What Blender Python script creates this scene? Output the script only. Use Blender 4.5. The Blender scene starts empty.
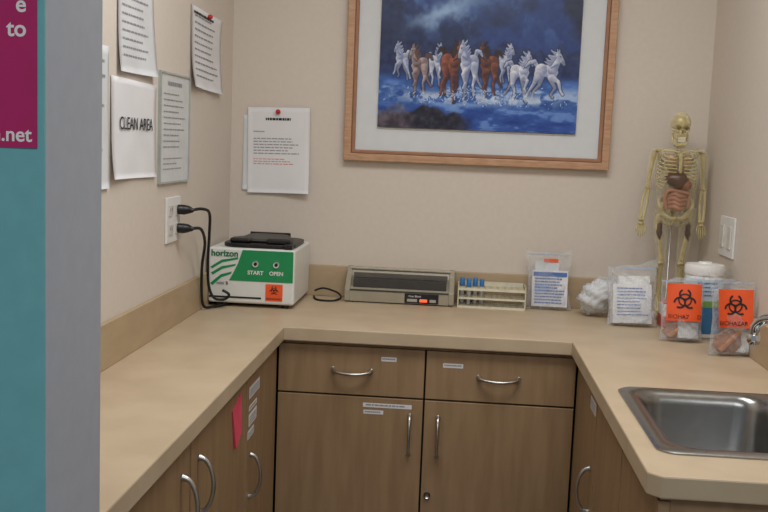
import bpy, math, random
import numpy as np
from mathutils import Vector, Matrix
random.seed(4); rng=np.random.RandomState(7)
S=bpy.context.scene
try:
    S.view_settings.view_transform='Standard'; S.view_settings.look='None'
except Exception: pass

# ---------------------------------------------------------------- camera
f=980.
Yc=Vector((75,-110,980)).normalized()
Dn=Vector((-334,8503,980)); Dn-=Dn.dot(Yc)*Yc; Dn.normalize()
Xc=Dn.cross(Yc)
a=Vector((Xc.x,Yc.x,-Dn.x)); b=Vector((Xc.y,Yc.y,-Dn.y)); c=Vector((Xc.z,Yc.z,-Dn.z))
R=Matrix((a,-b,-c)).transposed().to_4x4(); R.translation=Vector((.75,-3.208,1.42))
cam=bpy.data.cameras.new('camera'); co=bpy.data.objects.new('camera',cam); S.collection.objects.link(co)
cam.lens=f*36/768; co.matrix_world=R; cam.clip_start=.02; S.camera=co

# ---------------------------------------------------------------- materials
def lin(v):
    v=v/255.
    return v/12.92 if v<=.04045 else ((v+.055)/1.055)**2.4
def L3(c): return tuple(lin(x) for x in c)+(1.,)
MATS={}
def mat(name,rgb,rough=.5,metal=0.,var=.04,scale=30.,stretch=(1,1,1),bump=0.,coat=0.,spec=.5,rgb2=None,trans=0.,sss=0.):
    if name in MATS: return MATS[name]
    m=bpy.data.materials.new(name); m.use_nodes=True
    nt=m.node_tree; N=nt.nodes; K=nt.links; p=N['Principled BSDF']
    tc=N.new('ShaderNodeTexCoord'); mp=N.new('ShaderNodeMapping'); mp.inputs['Scale'].default_value=stretch
    nz=N.new('ShaderNodeTexNoise'); nz.inputs['Scale'].default_value=scale; nz.inputs['Detail'].default_value=5
    K.new(tc.outputs['Object'],mp.inputs['Vector']); K.new(mp.outputs['Vector'],nz.inputs['Vector'])
    rp=N.new('ShaderNodeValToRGB'); c1=L3(rgb)
    if rgb2: c2=L3(rgb2)
    else:
        c2=tuple(min(1,x*(1+var*2)) for x in c1[:3])+(1.,); c1=tuple(x*(1-var*2) for x in c1[:3])+(1.,)
    rp.color_ramp.elements[0].color=c1; rp.color_ramp.elements[1].color=c2
    rp.color_ramp.elements[0].position=.35; rp.color_ramp.elements[1].position=.65
    K.new(nz.outputs['Fac'],rp.inputs['Fac']); K.new(rp.outputs['Color'],p.inputs['Base Color'])
    p.inputs['Roughness'].default_value=rough; p.inputs['Metallic'].default_value=metal
    p.inputs['Specular IOR Level'].default_value=spec; p.inputs['Coat Weight'].default_value=coat
    p.inputs['Transmission Weight'].default_value=trans
    if sss: p.inputs['Subsurface Weight'].default_value=sss; p.inputs['Subsurface Scale'].default_value=.01
    if bump:
        bp=N.new('ShaderNodeBump'); bp.inputs['Strength'].default_value=bump; bp.inputs['Distance'].default_value=.002
        K.new(nz.outputs['Fac'],bp.inputs['Height']); K.new(bp.outputs['Normal'],p.inputs['Normal'])
    MATS[name]=m; return m
def plastic(name,fac=.22,tint=(235,240,245),rough=.18,edge=.5,sc=22):
    m=bpy.data.materials.new(name); m.use_nodes=True; nt=m.node_tree; N=nt.nodes; K=nt.links
    p=N['Principled BSDF']; p.inputs['Base Color'].default_value=L3(tint); p.inputs['Roughness'].default_value=rough
    nz=N.new('ShaderNodeTexNoise'); nz.inputs['Scale'].default_value=sc; nz.inputs['Detail'].default_value=3; nz.inputs['Distortion'].default_value=1.5
    tc=N.new('ShaderNodeTexCoord'); K.new(tc.outputs['Object'],nz.inputs['Vector'])
    bp=N.new('ShaderNodeBump'); bp.inputs['Strength'].default_value=1.; bp.inputs['Distance'].default_value=.012
    K.new(nz.outputs['Fac'],bp.inputs['Height']); K.new(bp.outputs['Normal'],p.inputs['Normal'])
    lw=N.new('ShaderNodeLayerWeight'); lw.inputs['Blend'].default_value=.35; K.new(bp.outputs['Normal'],lw.inputs['Normal'])
    ma=N.new('ShaderNodeMath'); ma.operation='MULTIPLY_ADD'; ma.inputs[1].default_value=edge; ma.inputs[2].default_value=fac
    ma.use_clamp=True; K.new(lw.outputs['Facing'],ma.inputs[0])
    tr=N.new('ShaderNodeBsdfTransparent'); mx=N.new('ShaderNodeMixShader'); K.new(ma.outputs[0],mx.inputs['Fac'])
    K.new(tr.outputs[0],mx.inputs[1]); K.new(p.outputs[0],mx.inputs[2]); K.new(mx.outputs[0],N['Material Output'].inputs['Surface'])
    return m

wall_m=mat('wall_paint',(213,203,191),.85,var=.008,scale=60,bump=.1)
ceil_m=mat('ceiling_paint',(225,222,215),.9,var=.01)
floor_m=mat('floor_vinyl',(120,112,100),.5,var=.06,scale=15)
teal_m=mat('teal_paint',(108,172,178),.7,var=.02,scale=40)
grey_m=mat('grey_paint',(166,170,178),.75,var=.015,scale=40)
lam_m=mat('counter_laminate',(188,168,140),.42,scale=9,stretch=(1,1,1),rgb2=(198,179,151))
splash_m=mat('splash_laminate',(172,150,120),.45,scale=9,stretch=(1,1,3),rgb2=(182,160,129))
maple_m=mat('maple_laminate',(146,118,86),.45,scale=14,stretch=(3,3,.35),rgb2=(159,131,98))
gap_m=mat('dark_gap',(45,34,25),.8)
nick_m=mat('brushed_nickel',(190,188,184),.3,1.0,var=.02)
steel_m=mat('stainless_steel',(150,150,148),.26,1.0,var=.03,scale=60)
chrome_m=mat('chrome',(215,217,220),.08,1.0,var=.01)
blk_m=mat('black_plastic',(22,22,24),.4,var=.03)
blkg_m=mat('black_rubber',(14,14,15),.6,var=.03)
white_m=mat('white_enamel',(222,224,220),.35,var=.01)
wplast_m=mat('white_plastic',(228,228,225),.4,var=.01)
green_m=mat('green_print',(22,140,84),.4,var=.02)
orange_m=mat('orange_label',(238,92,40),.5,var=.02)
ink_m=mat('black_ink',(25,24,26),.6,var=.02)
grink_m=mat('grey_ink',(150,150,154),.7,var=.02)
redink_m=mat('red_ink',(208,110,105),.7,var=.02)
blue_ink=mat('blue_ink',(80,114,180),.7,var=.02)
paper_m=mat('white_paper',(226,226,228),.75,var=.012,scale=8)
paper2_m=mat('grey_paper',(214,217,219),.5,var=.02,scale=8)
beige_m=mat('beige_metal',(158,151,132),.4,var=.02)
dgrey_m=mat('dark_grey',(62,60,58),.45,var=.04)
rack_m=mat('rack_plastic',(208,200,172),.45,var=.02)
bluecap_m=mat('blue_cap',(50,120,185),.4,var=.03)
red_m=mat('red_plastic',(190,30,28),.35,var=.02)
pink_m=mat('pink_note',(232,80,105),.7,var=.02)
poster_m=mat('magenta_poster',(176,26,98),.5,var=.02)
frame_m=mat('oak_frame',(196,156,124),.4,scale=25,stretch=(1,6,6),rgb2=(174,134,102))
matb_m=mat('mat_board',(212,216,218),.8,var=.008)
bone_m=mat('bone_plastic',(208,192,128),.24,scale=60,rgb2=(228,214,158),trans=.45,sss=.15)
organ_m=mat('organ_liver',(84,44,34),.3,var=.08)
pinko_m=mat('organ_intestine',(176,122,98),.45,var=.06)
lung_m=mat('organ_lung',(196,160,128),.35,var=.08)
muscle_m=mat('muscle_paint',(70,32,30),.45,var=.1)
paperbag_m=mat('crinkled_wrap',(222,222,222),.5,var=.03,scale=20,bump=.6)
brown_m=mat('brown_contents',(160,110,76),.6,var=.12,scale=40)
can_m=mat('canister_label_blue',(60,120,170),.4,var=.06)
cgreen_m=mat('canister_label_green',(120,170,90),.4,var=.06)
bag_m=plastic('clear_plastic',.10,(232,238,244),.14,.65,30)
tube_m=plastic('clear_tube',.3)
shell_m=plastic('clear_body_shell',.05,(236,230,196),.12,.50,6)

# ---------------------------------------------------------------- builders
def link(o,parent=None):
    S.collection.objects.link(o)
    if parent is not None: o.parent=parent
    return o
def root(name,loc=(0,0,0),rot=(0,0,0),local=False):
    e=bpy.data.objects.new(name,None); e.empty_display_size=.05; e.location=loc; e.rotation_euler=rot
    S.collection.objects.link(e); e['off']=(0.,0.,0.) if local else tuple(float(v) for v in loc); return e
def mk(name,V,F,m,parent=None,smooth=False,bevel=0,seg=2,org=None):
    off=Vector(parent['off']) if parent is not None else Vector(org if org else (0,0,0))
    me=bpy.data.meshes.new(name); me.from_pydata([tuple(Vector(v)-off) for v in V],[],F); me.update()
    if m: me.materials.append(m)
    if smooth: me.polygons.foreach_set('use_smooth',[True]*len(me.polygons))
    o=bpy.data.objects.new(name,me); link(o,parent)
    if parent is None: o.location=off
    if bevel:
        bm=o.modifiers.new('bevel','BEVEL'); bm.width=bevel; bm.segments=seg; bm.limit_method='ANGLE'
        try: o.modifiers.new('wn','WEIGHTED_NORMAL')
        except Exception: pass
    return o
BF=[(0,3,2,1),(4,5,6,7),(0,1,5,4),(1,2,6,5),(2,3,7,6),(3,0,4,7)]
def bverts(x0,x1,y0,y1,z0,z1): return [(x0,y0,z0),(x1,y0,z0),(x1,y1,z0),(x0,y1,z0),(x0,y0,z1),(x1,y0,z1),(x1,y1,z1),(x0,y1,z1)]
def box(name,x0,x1,y0,y1,z0,z1,m,parent=None,bevel=0,seg=2):
    return mk(name,bverts(x0,x1,y0,y1,z0,z1),BF,m,parent,bevel=bevel,seg=seg,org=((x0+x1)/2,(y0+y1)/2,z0))
def boxes(name,lst,m,parent=None,bevel=0):
    V=[];F=[]
    for bx in lst:
        n=len(V); V+=bverts(*bx); F+=[tuple(i+n for i in q) for q in BF]
    return mk(name,V,F,m,parent,bevel=bevel)
def prism(name,poly,axis,a0,a1,m,parent=None,bevel=0,smooth=False):
    def P(p,a): return (a,p[0],p[1]) if axis==0 else ((p[0],a,p[1]) if axis==1 else (p[0],p[1],a))
    n=len(poly); V=[P(p,a0) for p in poly]+[P(p,a1) for p in poly]
    F=[tuple(range(n))[::-1],tuple(range(n,2*n))]+[(i,(i+1)%n,n+(i+1)%n,n+i) for i in range(n)]
    o=mk(name,V,F,m,parent,smooth,bevel)
    import bmesh
    bm=bmesh.new(); bm.from_mesh(o.data); bmesh.ops.recalc_face_normals(bm,faces=bm.faces); bm.to_mesh(o.data); bm.free()
    return o
def smoothpath(pts,n=6):
    P=[Vector(p) for p in pts]; out=[]
    for i in range(len(P)-1):
        p0=P[max(i-1,0)];p1=P[i];p2=P[i+1];p3=P[min(i+2,len(P)-1)]
        for k in range(n):
            t=k/n; out.append(.5*((2*p1)+(p2-p0)*t+(2*p0-5*p1+4*p2-p3)*t*t+(3*p1-p0-3*p2+p3)*t**3))
    out.append(P[-1]); return out
def loftdata(pts,rad,seg=8,closed=False,flat=None):
    P=[Vector(p) for p in pts]; n=len(P)
    if not hasattr(rad,'__len__'): rad=[rad]*n
    if len(rad)!=n:
        rad=[float(np.interp(i/(n-1),np.linspace(0,1,len(rad)),rad)) for i in range(n)]
    V=[];F=[]; up=None
    for i in range(n):
        t=(P[(i+1)%n]-P[i-1]) if closed else (P[min(i+1,n-1)]-P[max(i-1,0)])
        if t.length<1e-9: t=Vector((0,0,1))
        t.normalize()
        if up is None:
            up=Vector((0,0,1)) if abs(t.z)<.9 else Vector((1,0,0))
        s=t.cross(up)
        if s.length<1e-6: s=t.orthogonal()
        s.normalize(); up=s.cross(t).normalized()
        for k in range(seg):
            an=2*math.pi*k/seg; V.append(P[i]+(s*math.cos(an)+up*math.sin(an))*rad[i])
    m=n if closed else n-1
    for i in range(m):
        for k in range(seg):
            j=(i+1)%n; F.append((i*seg+k,i*seg+(k+1)%seg,j*seg+(k+1)%seg,j*seg+k))
    if not closed: F.append(tuple(range(seg))); F.append(tuple(range((n-1)*seg,n*seg))[::-1])
    return V,F
def loft(name,pts,rad,m,parent=None,seg=8,closed=False,sm=0):
    if sm: pts=smoothpath(pts,sm)
    V,F=loftdata(pts,rad,seg,closed); return mk(name,V,F,m,parent,True)
def multi(name,lst,m,parent=None,seg=8):
    V=[];F=[]
    for pts,rad,cl in lst:
        v,g=loftdata(pts,rad,seg,cl); n=len(V); V+=v; F+=[tuple(i+n for i in q) for q in g]
    return mk(name,V,F,m,parent,True)
def lathe(name,cx,cy,prof,m,parent=None,seg=32,smooth=True,sq=(1,1)):
    V=[];F=[]
    for r,z in prof:
        for k in range(seg):
            an=2*math.pi*k/seg; V.append((cx+r*sq[0]*math.cos(an),cy+r*sq[1]*math.sin(an),z))
    for i in range(len(prof)-1):
        for k in range(seg): F.append((i*seg+k,i*seg+(k+1)%seg,(i+1)*seg+(k+1)%seg,(i+1)*seg+k))
    F.append(tuple(range(seg))[::-1]); F.append(tuple(range((len(prof)-1)*seg,len(prof)*seg)))
    o=mk(name,V,F,m,parent,smooth)
    if smooth:
        e=o.modifiers.new('es','EDGE_SPLIT'); e.split_angle=math.radians(40)
    return o
def ellip(name,c,r,m,parent=None,nu=20,nv=14,fn=None,rot=None):
    V=[];F=[]
    for j in range(nv+1):
        ph=math.pi*j/nv
        for i in range(nu):
            th=2*math.pi*i/nu; d=Vector((math.sin(ph)*math.cos(th),math.sin(ph)*math.sin(th),math.cos(ph)))
            k=fn(d) if fn else 1.
            v=Vector((d.x*r[0]*k,d.y*r[1]*k,d.z*r[2]*k))
            if rot: v=rot@v
            V.append(Vector(c)+v)
    for j in range(nv):
        for i in range(nu): F.append((j*nu+i,j*nu+(i+1)%nu,(j+1)*nu+(i+1)%nu,(j+1)*nu+i))
    return mk(name,V,F,m,parent,True)
def text(name,s,loc,size,face,m,parent,align='LEFT',bold=0.):
    cu=bpy.data.curves.new(name,'FONT'); cu.body=s; cu.size=size; cu.extrude=.0002; cu.align_x=align; cu.offset=bold
    cu.materials.append(m); o=bpy.data.objects.new(name,cu); link(o,parent)
    off=Vector(parent['off']); o.location=Vector(loc)-off
    o.rotation_euler={'-y':(math.pi/2,0,0),'+x':(math.pi/2,0,math.pi/2),'-x':(math.pi/2,0,-math.pi/2)}[face]
    return o
def lines(name,o,ux,w,h,rows,m,parent,nrm,th=.35,ragged=.3,warp=None):
    o=Vector(o);ux=Vector(ux);nrm=Vector(nrm);V=[];F=[];uz=Vector((0,0,-1)); dz=h/rows
    wf=warp if warp else (lambda v:v)
    for r in range(rows):
        ln=w*(1-random.random()*ragged); p=0
        while p<ln:
            q=min(ln,p+w*random.uniform(.04,.13)); 
            A=o+ux*p+uz*(dz*r)+nrm*.0006; B=o+ux*q+uz*(dz*r)+nrm*.0006; n=len(V)
            V+=[wf(A),wf(B),wf(B+uz*dz*th),wf(A+uz*dz*th)]; F.append((n+3,n+2,n+1,n)); p=q+w*.018
    return mk(name,V,F,m,parent)
def flatring(V,F,c,r0,r1,a0,a1,n=20,y=0.):
    b0=len(V)
    for i in range(n+1):
        an=a0+(a1-a0)*i/n
        for r in (r0,r1): V.append((c[0]+r*math.cos(an),y,c[1]+r*math.sin(an)))
    for i in range(n): F.append((b0+2*i,b0+2*i+1,b0+2*i+3,b0+2*i+2))
def biohazard(name,cx,cz,y,s,m,parent):
    V=[];F=[]
    for k in range(3):
        an=math.pi/2+k*2*math.pi/3; c=(cx+s*.5*math.cos(an),cz+s*.5*math.sin(an))
        flatring(V,F,c,s*.36,s*.52,an+.5,an+2*math.pi-.5,26,y)
    flatring(V,F,(cx,cz),s*.46,s*.58,0,2*math.pi,30,y-.0002)
    return mk(name,V,F,m,parent)

# ---------------------------------------------------------------- room shell
XR=1.535
box('floor',-1.6,3.2,-4.6,.1,-.05,0,floor_m)
box('ceiling',-1.6,3.2,-4.6,.1,2.5,2.55,ceil_m)
box('wall_back',-.1,XR+.1,0,.1,0,2.5,wall_m)
box('wall_left',-.1,0,-2.127,0,0,2.5,wall_m)
box('wall_right',XR,XR+.1,-1.95,0,0,2.5,wall_m)
wp=root('wall_partition',(0,-2.2,0))
box('jamb_end',-1.6,.35,-2.278,-2.127,0,2.5,grey_m,wp)
box('teal_face',-1.6,.3498,-2.2805,-2.278,0,2.5,teal_m,wp)

# ---------------------------------------------------------------- countertop (U) + backsplash
LX=.297; RX=1.078; FY=-.59; LE=-2.127; RE=-1.665
poly=[(.0,LE),(LX,LE),(LX,FY),(RX,FY),(RX,RE+.02),(RX+.02,RE),(XR,RE),(XR,0),(0,0)]
ct=prism('countertop',poly,2,.872,.91,lam_m)
cut=prism('cutter',[(1.14,-1.525),(1.47,-1.525),(1.47,-1.105),(1.14,-1.105)],2,.8,1.0,None)
bo=ct.modifiers.new('b','BOOLEAN'); bo.object=cut; bo.operation='DIFFERENCE'; bo.solver='EXACT'
bpy.context.view_layer.objects.active=ct; bpy.context.view_layer.update()
bpy.ops.object.modifier_apply(modifier='b'); bpy.data.objects.remove(cut)
bv=ct.modifiers.new('bevel','BEVEL'); bv.width=.003; bv.segments=2; bv.limit_method='ANGLE'
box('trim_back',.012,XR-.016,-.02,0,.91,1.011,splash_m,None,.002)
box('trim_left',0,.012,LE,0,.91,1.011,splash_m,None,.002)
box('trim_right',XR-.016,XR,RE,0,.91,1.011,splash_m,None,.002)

# ---------------------------------------------------------------- cabinets
def bow(name,p0,p1,out,parent,r=.0048):
    p0=Vector(p0);p1=Vector(p1);out=Vector(out); d=p1-p0
    pts=[p0,p0+out*.55+d*.06,p0+out*.95+d*.25,p0+out*1.1+d*.5,p0+out*.95+d*.75,p0+out*.55+d*.94,p1]
    loft(name,pts,[r*1.5,r,r*.9,r*.95,r*.9,r,r*1.5],nick_m,parent,seg=10,sm=6)
def tag(name,p,w,h,nrm,ux,parent,m=paper_m):
    p=Vector(p);ux=Vector(ux);nrm=Vector(nrm);V=[p,p+ux*w,p+ux*w-Vector((0,0,h)),p-Vector((0,0,h))]
    V2=[v+nrm*.0006 for v in V]
    mk(name,V+V2,[(0,1,2,3),(7,6,5,4),(0,4,5,1),(1,5,6,2),(2,6,7,3),(3,7,4,0)],m,parent)
    lines(name+'_print',V2[0]+ux*w*.06-Vector((0,0,h*.25)),ux,w*.88,h*.7,max(1,int(h/.009)),grink_m,parent,nrm,.45,.1)

cb=root('base_cabinet',(.687,-.3,0))
box('carcass',.277,1.098,-.55,-.001,.1,.8715,gap_m,cb)
box('toe_kick',.3,1.09,-.50,-.4,0,.1,gap_m,cb)
box('top_rail',.277,1.098,-.567,-.55,.862,.8715,maple_m,cb)
FYF=-.57
for i,(x0,x1) in enumerate(((.28,.6845),(.6895,1.095))):
    box(f'drawer_front_{i+1}',x0,x1,FYF,-.55,.7255,.860,maple_m,cb,.0015)
    box(f'door_front_{i+1}',x0,x1,FYF,-.55,.11,.7205,maple_m,cb,.0015)
bow('drawer_handle_1',(.433,FYF,.795),(.538,FYF,.795),(0,-.026,-.006),cb)
bow('drawer_handle_2',(.833,FYF,.795),(.942,FYF,.795),(0,-.026,-.006),cb)
bow('door_handle_1',(.650,FYF,.675),(.650,FYF,.567),(0,-.026,0),cb)
bow('door_handle_2',(.728,FYF,.675),(.728,FYF,.567),(0,-.026,0),cb)
lk=loft('lock',[(.707,FYF+.002,.453),(.707,FYF-.006,.453)],.0095,nick_m,cb,seg=20)
box('lock_slot',.7063,.7077,FYF-.0066,FYF-.006,.448,.458,ink_m,cb)
N_=(0,-1,0);U_=(1,0,0)
tag('label_1',(.565,FYF,.836),.042,.012,N_,U_,cb)
tag('label_2',(.735,FYF,.828),.055,.012,N_,U_,cb)
tag('label_3',(.519,FYF,.705),.135,.012,N_,U_,cb)
tag('label_4',(.521,FYF,.685),.055,.011,N_,U_,cb)

cl=root('base_cabinet',(.14,-1.3,0))
box('carcass',.001,.255,-2.12,-.001,.1,.8715,gap_m,cl)
box('toe_kick',.02,.22,-2.12,-.6,0,.1,gap_m,cl)
box('top_rail',.255,.272,-2.12,-.57,.862,.8715,maple_m,cl)
for i,(y0,y1) in enumerate(((-.957,-.572),(-1.448,-.963),(-1.94,-1.454),(-2.12,-1.946))):
    box(f'door_front_{i+1}',.255,.275,y0,y1,.11,.860,maple_m,cl,.0015)
bow('handle_1',(.275,-.91,.652),(.275,-.91,.545),(.026,0,0),cl)
bow('handle_2',(.275,-1.395,.802),(.275,-1.395,.69),(.028,0,0),cl)
bow('handle_3',(.275,-1.512,.802),(.275,-1.512,.69),(.028,0,0),cl)
tag('label_1',(.275,-.93,.822),.12,.028,(1,0,0),(0,1,0),cl)
tag('label_2',(.275,-.93,.775),.09,.012,(1,0,0),(0,1,0),cl)
tag('label_3',(.275,-.93,.755),.09,.03,(1,0,0),(0,1,0),cl)
tag('label_4',(.275,-.94,.715),.07,.02,(1,0,0),(0,1,0),cl)
sn=root('sticky_note',(.276,-1.07,.78))
P=[(-1.115,.815),(-1.03,.835),(-1.035,.745),(-1.09,.722)]
mk('note',[(.2755,y,z) for y,z in P]+[(.2775+.004*(k>1),y,z) for k,(y,z) in enumerate(P)],[(0,3,2,1),(4,5,6,7),(0,1,5,4),(1,2,6,5),(2,3,7,6),(3,0,4,7)],pink_m,sn)

cr=root('base_cabinet',(1.3,-1.1,0))
boxes('carcass',[(1.12,1.53,-1.64,-.001,.1,.12),(1.12,1.53,-1.64,-1.62,.12,.8715),(1.52,1.533,-1.62,-.001,.12,.8715),(1.12,1.52,-.57,-.55,.12,.8715)],maple_m,cr)
boxes('face_frame',[(1.12,1.125,-1.62,-.57,.12,.8715)],gap_m,cr)
box('toe_kick',1.15,1.5,-1.6,-.6,0,.1,gap_m,cr)
box('top_rail',1.103,1.12,-1.64,-.57,.862,.8715,maple_m,cr)
for i,(y0,y1) in enumerate(((-.947,-.572),(-1.295,-.953),(-1.64,-1.301))):
    box(f'door_front_{i+1}',1.1,1.12,y0,y1,.11,.860,maple_m,cr,.0015)
bow('handle_1',(1.1,-.905,.668),(1.1,-.905,.56),(-.028,0,0),cr)
tag('label_1',(1.1,-.84,.83),.09,.03,(-1,0,0),(0,-1,0),cr)

# ---------------------------------------------------------------- sink
def rrect(x0,x1,y0,y1,r,z,n=6):
    out=[]
    for cx,cy,a0 in ((x1-r,y1-r,0),(x0+r,y1-r,90),(x0+r,y0+r,180),(x1-r,y0+r,270)):
        for k in range(n+1):
            an=math.radians(a0+90*k/n); out.append((cx+r*math.cos(an),cy+r*math.sin(an),z))
    return out
sk=root('kitchen_sink',(1.31,-1.315,.91))
X0,X1,Y0,Y1=1.115,1.497,-1.548,-1.085
bx0,bx1,by0,by1=1.153,1.41,-1.512,-1.122
loops=[rrect(X0,X1,Y0,Y1,.035,.9103),rrect(X0,X1,Y0,Y1,.035,.913),rrect(X0+.006,X1-.006,Y0+.006,Y1-.006,.032,.9165),
 rrect(bx0-.014,bx1+.014,by0-.014,by1+.014,.06,.9165),rrect(bx0-.008,bx1+.008,by0-.008,by1+.008,.055,.9135),
 rrect(bx0,bx1,by0,by1,.05,.908),rrect(bx0+.004,bx1-.004,by0+.004,by1-.004,.05,.89),rrect(bx0+.012,bx1-.012,by0+.012,by1-.012,.05,.79),
 rrect(bx0+.022,bx1-.022,by0+.022,by1-.022,.045,.772),rrect(bx0+.04,bx1-.04,by0+.04,by1-.04,.04,.765),
 rrect(bx0+.085,bx1-.085,by0+.15,by1-.15,.035,.762)]
V=[p for l in loops for p in l]; n=len(loops[0]); F=[]
for i in range(len(loops)-1):
    for k in range(n): F.append((i*n+k,(i+1)*n+k,(i+1)*n+(k+1)%n,i*n+(k+1)%n))
F.append(tuple(range((len(loops)-1)*n,len(loops)*n)))
so=mk('bowl',V,[q[::-1] for q in F],steel_m,sk,True)
sd=so.modifiers.new('es','EDGE_SPLIT'); sd.split_angle=math.radians(50)
lathe('drain',1.2815,-1.317,[(.002,.7635),(.022,.7635),(.03,.766),(.042,.766),(.044,.7625)][::-1],chrome_m,sk)
fa=root('faucet',(1.452,-1.32,.917))
lathe('base',1.452,-1.32,[(.026,.9168),(.026,.925),(.019,.934),(.016,.96),(.014,.99)],chrome_m,fa)
loft('spout',[(1.452,-1.32,.96),(1.452,-1.32,1.05),(1.44,-1.295,1.088),(1.42,-1.24,1.10),(1.395,-1.185,1.095),(1.382,-1.155,1.075),(1.379,-1.148,1.05)],[.012,.012,.0115,.011,.011,.011,.012],chrome_m,fa,seg=16,sm=8)
loft('lever',[(1.452,-1.34,.975),(1.455,-1.37,.985),(1.458,-1.41,1.0)],[.007,.006,.008],chrome_m,fa,seg=12,sm=4)
lathe('spout_tip',1.379,-1.148,[(.0125,1.035),(.0135,1.038),(.0135,1.052),(.012,1.056)],chrome_m,fa,seg=20)

# ---------------------------------------------------------------- painting
def vnoise(U,V,sc,seed):
    r=np.random.RandomState(seed); g=r.rand(64,64)
    x=(U/sc)%63; y=(V/sc)%63; xi=np.floor(x).astype(int); yi=np.floor(y).astype(int); fx=x-xi; fy=y-yi
    fx=fx*fx*(3-2*fx); fy=fy*fy*(3-2*fy)
    return (g[yi,xi]*(1-fx)+g[yi,xi+1]*fx)*(1-fy)+(g[yi+1,xi]*(1-fx)+g[yi+1,xi+1]*fx)*fy
def fbm(U,V,sc,seed): return sum(vnoise(U,V,sc/2**k,seed+k)*.5**k for k in range(4))/1.875
GW,GH=520,390
px=np.linspace(380,580,GW); py=np.linspace(130,-15,GH)
U,Vv=np.meshgrid(px,py)
IMG=np.zeros((GH,GW,3))
def C(*c): return np.array(c,float)
def mixin(mask,col):
    global IMG
    m=np.clip(mask,0,1)[...,None]; IMG=IMG*(1-m)+col*m
def sst(x,a,b):
    t=np.clip((x-a)/(b-a),0,1); return t*t*(3-2*t)
IMG[:]=C(38,64,128)
n1=fbm(U+100,Vv*2+50,60,3); n2=fbm(U*1.3+10,Vv+90,22,11); n3=fbm(U+7,Vv*3+20,16,23); n4=fbm(U,Vv,5,31)
mixin(sst(n1,.42,.62)*.8,C(28,40,80))
mixin(sst(n2,.52,.72)*.6*sst(-Vv,-60,-10),C(92,136,200))
d=np.abs((U-445)*.35+(Vv-14)*1.0-8*(n2-.5)*3)
mixin(np.exp(-(d/8)**2)*np.exp(-((U-445)/38)**2)*.9,C(168,200,232))
mixin(np.exp(-(((U-490)/34)**2+((Vv-4)/16)**2))*.55*n2*1.6,C(80,120,190))
mixin(sst(U+ (Vv*-.5)+30*(n2-.5),548,566)*sst(-Vv,-76,-60)*.85,C(26,34,62))
mixin(sst(-U+Vv*.25+30*(n1-.5),-404,-388)*sst(-Vv,-74,-50)*.75,C(34,44,78))
cl_h=46+10*(vnoise(U,U*0,14,5)-.5)+8*(vnoise(U,U*0,5,9)-.5)
mixin(sst(Vv,cl_h-2,cl_h+2)*sst(-Vv,-84,-70)*.7,C(36,46,88)+(n4[...,None]-.5)*40)
mixin(sst(Vv,72,84),C(62,104,180)+(n3[...,None]-.5)*100)
mixin(sst(Vv,82,92)*sst(-Vv,-110,-98)*sst(n3,.48,.66)*.8,C(182,204,236))
mixin(sst(Vv,104,116)*.75,C(40,76,160)+(n3[...,None]-.5)*90)
mixin(sst(Vv,96,108)*sst(n3,.58,.70)*.6,C(120,160,220))
mixin(sst(Vv+14*(n2-.5)-np.abs(U-425)*.22,106,110)*sst(-U,-480,-462),C(38,36,54)+(n4[...,None]-.5)*60)
mixin(sst(Vv-np.abs(U-398)*.5+10*(n4-.5),104,108)*sst(-U,-424,-408)*.6,C(104,92,100)+(n4[...,None]-.5)*80)
def cap(x0,y0,r0,x1,y1,r1,col,sh,soft=.45,flat=False,al=1.):
    dx,dy=x1-x0,y1-y0; L2=dx*dx+dy*dy+1e-6
    t=np.clip(((U-x0)*dx+(Vv-y0)*dy)/L2,0,1); cx=x0+t*dx; cy=y0+t*dy; r=r0+(r1-r0)*t
    dd=np.hypot(U-cx,Vv-cy); m=sst(-dd,-r-soft*.6,-r+soft*.6)*al
    if flat: mixin(m,C(*col)); return
    lite=np.clip(.5+(-(U-cx)*.45-(Vv-cy)*.7)/(r+1e-3)*.6+(n4-.5)*.6,0,1)[...,None]
    mixin(m,C(*col)*lite+C(*sh)*(1-lite))
LEGS=[
 ([(-6,28),(-15,24),(-19,14),(-22,11)],[(-3,28),(-11,17),(-6,10),(-9,7)],[(12,30),(17,20),(22,13),(27,5)],[(8,30),(10,19),(17,12),(19,3)]),
 ([(-6,28),(-13,25),(-9,16),(-13,12)],[(-3,28),(-8,15),(-11,3),(-14,1)],[(12,30),(13,19),(8,12),(10,2)],[(8,30),(16,20),(20,14),(26,8)]),
 ([(-7,28),(-9,15),(-13,3),(-16,1)],[(-3,28),(-14,25),(-18,17),(-15,12)],[(12,30),(8,19),(14,11),(12,2)],[(8,30),(4,20),(9,13),(5,4)])]
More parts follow.
